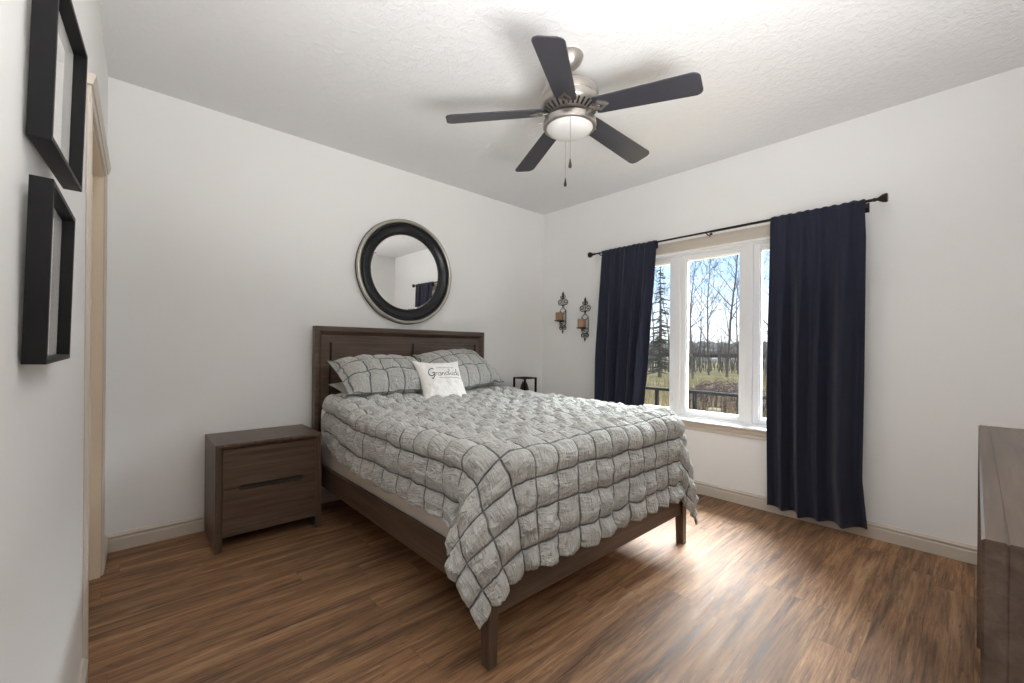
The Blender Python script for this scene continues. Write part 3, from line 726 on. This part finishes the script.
wall_frame('lower of two black square shadow-box frames on the left wall', (-.1185, 1.0075, 1.1643), .3004, .2989, .0272, .0222, .0235, .0109)
wall_frame('upper of two black square shadow-box frames on the left wall', (-.1176, 1.0237, 1.5312), .30, .30, .029, .0652, .0236, -.0048)

# ---------------------------------------------------------------- curtain rod and curtains
RX, RZ = 3.474, 2.150
rod = thing('curtain_rod', 'thin dark bronze curtain rod with flared finials above the window', 'curtain rod', (RX, 1.51, RZ))
bm = new_bm(); tube(bm, [(RX, .43, RZ), (RX, 1.45, RZ)], .0095, 14); tube(bm, [(RX, 1.44, RZ), (RX, 2.60, RZ)], .0078, 14); mesh_obj('rod', bm, 'bronze_metal', rod, True)
for y0, s_ in ((.445, -1), (2.585, 1)):
    bm = new_bm(); lathe(bm, [(0, 0), (.011, 0), (.012, .012), (.009, .016), (.011, .024), (.024, .044), (.028, .062), (.025, .07), (.0, .072)], lambda x, y, z: (RX+x, y0+s_*z, RZ+y), 24); mesh_obj('finial', bm, 'bronze_metal', rod, True)
for y0 in (.485, 1.48, 2.53):
    bm = new_bm(); tube(bm, [(RX, y0, RZ-.006), (RX+.02, y0, RZ-.016), (W-.004, y0, RZ-.016)], .005, 8); box(bm, W-.006, W, y0-.012, y0+.012, RZ-.05, RZ+.012, .002); mesh_obj('bracket', bm, 'bronze_metal', rod)

def curtain(label, yA, yB, zb, nf, seed, skew=0):
    """yA, yB: functions of height fraction v (0 top .. 1 hem) giving the two edges"""
    nu, nv = 220, 90
    rows = []
    path = [(-.05, 1)]  # (z offset below the rod top, side)
    P = np.zeros((nu, nv+8, 3)); uu = np.linspace(0, 1, nu)
    prev = None
    # rod pocket: up the back, over the rod, then down the front
    pocket = [(.012, -.055), (.0125, -.03), (.0125, -.008), (.009, .009), (.002, .0165), (-.007, .0145), (-.0125, .003), (-.0135, -.02)]
    for j in range(nv+8):
        if j < 8:
            v = 0; ox, oz = pocket[j]; z = RZ+oz
        else:
            v = (j-7)/nv; ox = -.0135; z = (RZ-.02)+(zb(uu)-(RZ-.02))*v
        y = yA(v)+(yB(v)-yA(v))*uu
        fine = np.sin(uu*2*PI*nf*2.3+seed)*.0045*np.exp(-v*5)+vnoise(uu*nf*3.1+seed, uu*0+v*1.5, seed)*.004*np.exp(-v*3)
        ph = uu*2*PI*nf+seed*1.3+.9*np.sin(uu*5+seed)+skew*v
        big = (np.sin(ph)*.6+.4*np.sin(ph*.53+1.1))*.058*(.22+.88*sstep(np.full(nu, v), .02, .5))
        big = big+vnoise(uu*4+seed, uu*0+v*3.5, seed+4)*.006*min(1, v*4)
        lim = -.0 if j < 8 else 1
        xoff = ox+(fine if j >= 4 else -fine*0) + (big*1.0 if j >= 8 else 0)
        P[:, j, 0] = np.minimum(RX+xoff, W-.035); P[:, j, 1] = y+np.cos(ph)*.006*v; P[:, j, 2] = z+(fine*.9 if 2 < j < 7 else 0)
    o = grid_obj('curtain', P, None, 'curtain_fabric')
    s_ = o.modifiers.new('thick', 'SOLIDIFY'); s_.thickness = .0018; s_.offset = 0
    return tag(o, label, 'curtain', 'navy curtains on the rod')
lerp = lambda pts: (lambda v: float(np.interp(v, [p_[0] for p_ in pts], [p_[1] for p_ in pts])))
curtain('navy curtain panel on the side nearer the bed, its foot behind the quilt', lerp([(0, 2.492), (.2, 2.52), (.5, 2.545), (1, 2.55)]), lerp([(0, 1.908), (.15, 1.93), (.35, 1.965), (.55, 2.0), (.75, 2.04), (1, 2.06)]),
        lambda u: .085+0*u, 5, 2.0)
curtain('full-length navy curtain panel at the window side away from the bed, hem near the floor', lerp([(0, 1.015), (.3, 1.015), (.6, 1.02), (1, 1.005)]), lerp([(0, .484), (.1, .476), (.5, .481), (.85, .489), (1, .462)]),
        lambda u: .075-.02*np.sin(u*PI)+.012*np.exp(-((u-0)/.05)**2), 4.6, 5.2)

# ---------------------------------------------------------------- candle sconces on the window wall
def spiral(cx, cz, r0, r1, a0, turns, n=26):
    return [(cx+(r0+(r1-r0)*i/n)*math.cos(a0+2*PI*turns*i/n), cz+(r0+(r1-r0)*i/n)*math.sin(a0+2*PI*turns*i/n)) for i in range(n+1)]
def make_sconce(label, y, z):
    r = thing('wall_sconce', label, 'wall sconce', (W-.004, y, z), 0, 'candle sconces on the window wall')
    bm = new_bm(); X0 = -.010; rr = .0042
    F = lambda pts: [(X0, a, b) for a, b in pts]
    for s_ in (-1, 1):
        tube(bm, F([(s_*a, b) for a, b in spiral(.040, .118, .034, .008, -2.2, 1.35)]), rr, 7)          # upper large scroll
        tube(bm, F([(s_*.018, .09), (s_*.006, .075), (0, .062)]), rr, 7)
        tube(bm, F([(s_*a, b) for a, b in spiral(.022, .170, .022, .006, -1.2, -1.2)]), rr*.9, 7)       # upper small scroll
        tube(bm, F([(0, .062), (s_*.042, .022), (0, -.018+.004)]) , rr, 7)                               # diamond
        tube(bm, F([(s_*.042, .022), (s_*.042, -.125)]), rr, 7)                                          # side bars
        tube(bm, F([(s_*.042, -.125), (s_*.02, -.142), (0, -.15)]), rr, 7)
        tube(bm, F([(s_*a, b) for a, b in spiral(.026, -.168, .025, .007, 2.2, -1.3)]), rr, 7)           # lower scroll
    tube(bm, F([(0, .062), (0, .2)]), rr, 7); tube(bm, F([(0, -.15), (0, -.215)]), rr, 7)
    t = bmesh.new(); lathe(t, [(0, -.03), (.009, -.012), (.012, 0), (.007, .012), (0, .032)], seg=10); merge(bm, t, Matrix.Translation((X0, 0, .205)))
    t = bmesh.new(); lathe(t, [(0, -.028), (.006, -.01), (.010, 0), (.006, .012), (0, .02)], seg=10); merge(bm, t, Matrix.Translation((X0, 0, -.207)))
    local_obj('scroll_frame', bm, 'black_metal', r, True)
    bm = new_bm(); tube(bm, [(X0, 0, -.125), (-.05, 0, -.115), (-.066, 0, -.098)], .005, 8); tube(bm, [(X0, -.042, -.10), (X0, .042, -.10)], .004, 6)
    lathe(bm, [(0, -.098), (.035, -.098), (.052, -.094), (.056, -.088), (.05, -.086), (0, -.088)], lambda x, y_, z_: (-.066+x, y_, z_), 24)
    local_obj('candle_tray', bm, 'black_metal', r, True)
    bm = new_bm(); lathe(bm, [(0, -.088), (.042, -.088), (.0425, -.01), (.039, .0), (.034, -.004), (0, -.008)], lambda x, y_, z_: (-.066+x, y_, z_), 28)
    cd = local_obj('candle', bm, 'candle_wax', r, True)
    bm = new_bm(); tube(bm, [(-.066, 0, -.009), (-.065, .001, .008)], .0012, 6); local_obj('wick', bm, 'pull_black', cd)
    return r
sc = make_sconce('black scrolled candle sconce closer to the room corner, slightly higher', 3.062, 1.594)
dup(sc, (W-.004, 2.758, 1.508), 'black scrolled candle sconce closer to the curtain, slightly lower')

# ---------------------------------------------------------------- dresser against the wall behind the camera
dx0, dx1, dyf, dyb, dh = 1.012, 2.585, -.007, -.47, .90
dr = thing('dresser', 'low dark wooden dresser at the right edge, its top and end in view', 'dresser', ((dx0+dx1)/2, (dyf+dyb)/2, 0))
bm = new_bm(); tk = .042
def cor(u): return [(dx0+u, 0), (dx0+u, dh-u), (dx1-u, dh-u), (dx1-u, 0)]
prof = [(0, dyb), (0, dyf-.030), (.0022, dyf-.030), (.0022, dyf-.027), (0, dyf-.027), (0, dyf-.004), (.004, dyf), (.016, dyf), (tk, dyf-.018), (tk, dyb)]
rows = [[bm.verts.new((x, yy, z)) for x, z in cor(u)] for u, yy in prof]
for i in range(len(rows)):
    a, b = rows[i], rows[(i+1) % len(rows)]
    for q in range(3): bm.faces.new((a[q], a[q+1], b[q+1], b[q]))
bm.faces.new([x[0] for x in rows]); bm.faces.new([x[3] for x in rows][::-1])
mesh_obj('outer_frame', bm, 'furniture_wood_x', dr)
bm = new_bm(); box(bm, dx0+tk, dx1-tk, dyb+.01, dyf-.04, .09, dh-tk); mesh_obj('carcass', bm, 'groove_dark', dr)
bm = new_bm(); box(bm, dx0+tk, dx1-tk, dyf-.045, dyf-.02, .08, .118, .002); mesh_obj('bottom_rail', bm, 'furniture_wood_x', dr)
xw = (dx1-dx0-2*tk)/2
for c_ in range(2):
    for r_ in range(3):
        z0 = .122+r_*.245; bm = new_bm(); box(bm, dx0+tk+c_*xw+.003, dx0+tk+(c_+1)*xw-.003, dyf-.042, dyf-.018, z0, z0+.242, .003); dd = mesh_obj('drawer', bm, 'furniture_wood_x', dr)
        xm = dx0+tk+(c_+.5)*xw; bm = new_bm(); box(bm, xm-.17, xm+.17, dyf-.022, dyf-.0165, z0+.222, z0+.240, .002); mesh_obj('finger_pull', bm, 'groove_dark', dd)

# floor register by the window wall
vt = thing('floor_vent', 'small brown metal floor register beside the baseboard under the window', 'floor vent', (3.46, 1.62, 0))
bm = new_bm(); yz = None
box(bm, 3.41, 3.51, 1.50, 1.512, 0, .005, .001); box(bm, 3.41, 3.51, 1.788, 1.80, 0, .005, .001); box(bm, 3.41, 3.422, 1.512, 1.788, 0, .005, .001); box(bm, 3.498, 3.51, 1.512, 1.788, 0, .005, .001)
mesh_obj('rim', bm, 'vent_metal', vt)
bm = new_bm()
for i in range(16): box(bm, 3.422, 3.498, 1.518+i*.017, 1.524+i*.017, .0005, .004)
mesh_obj('louvre', bm, 'vent_metal', vt)
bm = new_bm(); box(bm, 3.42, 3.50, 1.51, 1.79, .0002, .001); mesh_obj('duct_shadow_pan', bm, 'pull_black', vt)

# ---------------------------------------------------------------- outdoors
GZ = -.75
def ray_xy(px, dist):
    """point on the ground seen in column px of the photograph, at a depth from the camera"""
    f = Vector((math.sin(.7407), math.cos(.7407))); r = Vector((math.cos(.7407), -math.sin(.7407)))
    q = f*dist+r*dist*(px-512)/424.7447; return q.x, q.y
bm = new_bm(); bmesh.ops.create_grid(bm, x_segments=90, y_segments=90, size=130)
for v in bm.verts:
    v.co.x += 132; v.co.z = GZ+.12*mnoise.noise(Vector((v.co.x*.15, v.co.y*.15, 0)))-.05*(v.co.x < 8)
structure(mesh_obj('ground', bm, 'dry_grass', None, True))
def slab(px, d0, d1, w0, name, mat, z):
    pass
bm = new_bm(); x, y = ray_xy(700, 85); box(bm, x-4, x+4, y-120, y+90, GZ, GZ+.4); structure(mesh_obj('road', bm, 'pale_road'))

rl = thing('deck_railing', 'black metal railing outside the window on thin square posts', 'railing', (5.3, 2.4, GZ))
bm = new_bm(); box(bm, 5.28, 5.32, -.6, 5.2, .655, .69, .004); mesh_obj('top_rail', bm, 'black_paint', rl)
bm = new_bm(); box(bm, 5.285, 5.315, -.6, 5.2, -.42, -.39, .003); mesh_obj('bottom_rail', bm, 'black_paint', rl)
for y in (-.6, .32, .84, 1.35, 1.868, 2.383, 2.898, 3.41, 4.2, 5.2):
    bm = new_bm(); box(bm, 5.28, 5.32, y-.02, y+.02, GZ-.2, .66, .003); mesh_obj('post', bm, 'black_paint', rl)

def grow(bm, p, dirv, length, rad, depth, rnd, up, spread):
    n = 4; pts = [p.copy()]; rs = [rad]; dcur = dirv.copy(); kids = []
    for i in range(n):
        dcur = (dcur+Vector((rnd.uniform(-1, 1), rnd.uniform(-1, 1), rnd.uniform(-.4, 1)*up))*.16).normalized()
        p = p+dcur*length/n; pts.append(p.copy()); rs.append(rad*(1-.62*(i+1)/n))
        kids.append((p.copy(), dcur.copy(), rad*(1-.62*(i+1)/n)))
    tube(bm, pts, rs, 4 if depth < 2 else 6, False)
    if depth <= 0: return
    nk = rnd.choice((3, 4, 5)) if depth > 1 else rnd.choice((3, 4))
    for _ in range(nk):
        q, dd, rr = rnd.choice(kids[1:] if depth < 3 else kids)
        a = rnd.uniform(0, 2*PI); o = dd.orthogonal().normalized(); o2 = dd.cross(o)
        nd = (dd*rnd.uniform(.7, 1.2)+(o*math.cos(a)+o2*math.sin(a))*spread).normalized()
        grow(bm, q, nd, length*rnd.uniform(.42, .68), max(rr*.7, .009), depth-1, rnd, up, spread)
def bare_tree(px, depth, height, rad, label, seed, spread=.75, lv=4, lean=0):
    rnd = random.Random(seed); x, y = ray_xy(px, depth)
    r = thing('bare_tree', label, 'tree', (x, y, GZ), 0, 'bare trees outside the window')
    bm = new_bm(); p = Vector((x, y, GZ-.1)); pts = [p.copy()]; rs = [rad]; kids = []
    n = 12; dcur = Vector((lean, lean*.5, 1)).normalized()
    for i in range(n):
        dcur = (dcur+Vector((rnd.uniform(-1, 1), rnd.uniform(-1, 1), 1.2))*.07).normalized()
        p = p+dcur*height/n; pts.append(p.copy()); rs.append(rad*(1-.88*(i+1)/n)); kids.append((p.copy(), rs[-1], i))
    tube(bm, pts, rs, 8, False); mesh_obj('trunk', bm, 'bark', r, True)
    bm = new_bm()
    for q, rr, i in kids[1:-1]:
        for _ in range(2 if i > 3 else 1):
            a = rnd.uniform(0, 2*PI); nd = Vector((math.cos(a)*spread, math.sin(a)*spread, rnd.uniform(.6, 1.2))).normalized()
            grow(bm, q, nd, height*rnd.uniform(.16, .3)*(1.15-i/n*.55), max(rr*.5, .016), lv-2, rnd, .8, .7)
    mesh_obj('branches', bm, 'bark', r, True)
    return r
bare_tree(727, 31, 12.5, .105, 'tallest bare tree, standing right of centre in the middle window pane', 4, .8, 4, -.01)
bare_tree(709, 33, 10.5, .085, 'slender bare tree at the centre of the middle window pane', 9, .6, 4, .04)
bare_tree(693, 28, 8.5, .08, 'leaning bare tree at the left edge of the middle window pane', 21, .9, 4, .05)
bare_tree(700, 40, 9.5, .08, 'fainter bare tree behind, between the leaning and the slender one', 33, .7, 4)
bare_tree(738, 36, 9.5, .08, 'thin bare tree at the right edge of the middle window pane', 41, .7, 4)
bare_tree(765, 27, 10.5, .09, 'bare tree in the sliver of pane beside the right curtain', 52, .8, 4)
bare_tree(653, 34, 9.5, .07, 'bare tree close beside the left curtain edge', 63, .7, 4)
bare_tree(669, 38, 9.0, .07, 'bare tree at the mullion side of the left pane', 77, .7, 4)
# ragged spruce in the left pane
x, y = ray_xy(660, 30); rnd = random.Random(5)
sp_ = thing('spruce_tree', 'ragged half-bare spruce in the left window pane', 'tree', (x, y, GZ))
bm = new_bm(); tube(bm, [(x, y, GZ-.1), (x+.05, y, GZ+4), (x, y+.05, GZ+8.2)], [.15, .09, .015], 8, False); mesh_obj('trunk', bm, 'bark', sp_, True)
bm = new_bm()
for i in range(330):
    f = rnd.random(); z = GZ+.4+f*7.4; L = (1.0*(1-f)**1.3+.30)*rnd.uniform(.35, 1.15); a = rnd.uniform(0, 2*PI)
    if f > .45 and rnd.random() < .6: continue
    p0 = Vector((x, y, z)); d_ = Vector((math.cos(a), math.sin(a), -.25))
    tube(bm, [p0, p0+d_*L*.6, p0+d_*L+Vector((0, 0, .12*L))], [.03, .045, .008], 4, False)
    for _ in range(3):
        q = p0+d_*L*rnd.uniform(.4, 1); b_ = a+rnd.uniform(-.9, .9); tube(bm, [q, q+Vector((math.cos(b_), math.sin(b_), -.2))*L*.35], [.035, .008], 3, False)
mesh_obj('needles', bm, 'needle_green', sp_, True)
# low thicket of stems at the field's edge, and reeds nearer
rnd = random.Random(12); bm = new_bm()
for i in range(900):
    x, y = ray_xy(rnd.uniform(560, 860), rnd.uniform(36, 52)); hgt = rnd.uniform(1.2, 4.4); p = Vector((x, y, GZ))
    q = p+Vector((rnd.uniform(-.5, .5), rnd.uniform(-.5, .5), hgt))
    tube(bm, [p, (p+q)/2+Vector((rnd.uniform(-.15, .15), rnd.uniform(-.15, .15), 0)), q], [.028, .02, .006], 3, False)
    for _ in range(4):
        s_ = p.lerp(q, rnd.uniform(.25, .95)); tube(bm, [s_, s_+Vector((rnd.uniform(-.6, .6), rnd.uniform(-.6, .6), rnd.uniform(.2, .7)))], [.014, .005], 3, False)
tag(mesh_obj('thicket', bm, 'bark'), 'bare thicket of thin stems along the edge of the field', 'bushes', None, 'stuff')
bm = new_bm()
for i in range(2600):
    x, y = ray_xy(rnd.uniform(600, 860), rnd.uniform(10.5, 26)); hgt = rnd.uniform(.25, .8); p = Vector((x, y, GZ))
    tube(bm, [p, p+Vector((rnd.uniform(-.15, .15), rnd.uniform(-.15, .15), hgt))], [.012, .003], 3, False)
tag(mesh_obj('tall_grass', bm, 'reed_tan'), 'dry tan grass standing in the field outside', 'grass', None, 'stuff')
bm = new_bm(); x0, y0 = ray_xy(727, 13.2)
for i in range(1100):
    a, rr = rnd.uniform(0, 2*PI), math.sqrt(rnd.random()); cxx = x0+rr*math.cos(a)*1.0; cyy = y0+rr*math.sin(a)*1.45; hz = GZ+rnd.random()*1.0*(1-rr**3*.7)
    b_ = rnd.uniform(0, 2*PI); L = rnd.uniform(.2, .6); e_ = Vector((math.cos(b_), math.sin(b_), rnd.uniform(-.15, .5)))*L
    c0 = Vector((cxx, cyy, hz)); tube(bm, [c0-e_*.5, c0+Vector((0, 0, .03)), c0+e_*.5], [.016, .013, .006], 4, False)
tag(mesh_obj('brush_pile', bm, 'brush_twigs'), 'dark reddish heap of cut brush beyond the railing in the middle pane', 'brush pile', None, 'stuff')
x0, y0 = ray_xy(715, 11.3)
be = thing('garden_bench', 'small pale timber bench in front of the brush heap outside', 'bench', (x0, y0, GZ), R_(20))
bm = new_bm()
for i in range(3): box(bm, -.2, .2, -.15+i*.105, -.06+i*.105, .36, .40, .004)
local_obj('seat', bm, 'pale_timber', be)
for s_ in (-1, 1):
    bm = new_bm(); box(bm, s_*.15-.03, s_*.15+.03, -.14, .14, 0, .36, .004); local_obj('leg', bm, 'pale_timber', be)
# far woods on the horizon
bm = new_bm(); rnd = random.Random(3)
for i in range(420):
    px_ = rnd.uniform(520, 900); x, y = ray_xy(px_, rnd.uniform(118, 150)); hgt = rnd.uniform(2.2, 5.0); wdt = rnd.uniform(1.5, 4.0)
    lathe(bm, [(0, GZ), (wdt, GZ+.3*hgt), (wdt*.95, GZ+.65*hgt), (wdt*.6, GZ+.9*hgt), (0, GZ+hgt)], lambda a, b_, z: (x+a*(1+.2*math.sin(z*3)), y+b_, z), 6)
tag(mesh_obj('far_woods', bm, 'far_woods', None, False), 'line of distant grey woods along the horizon', 'trees', None, 'stuff')
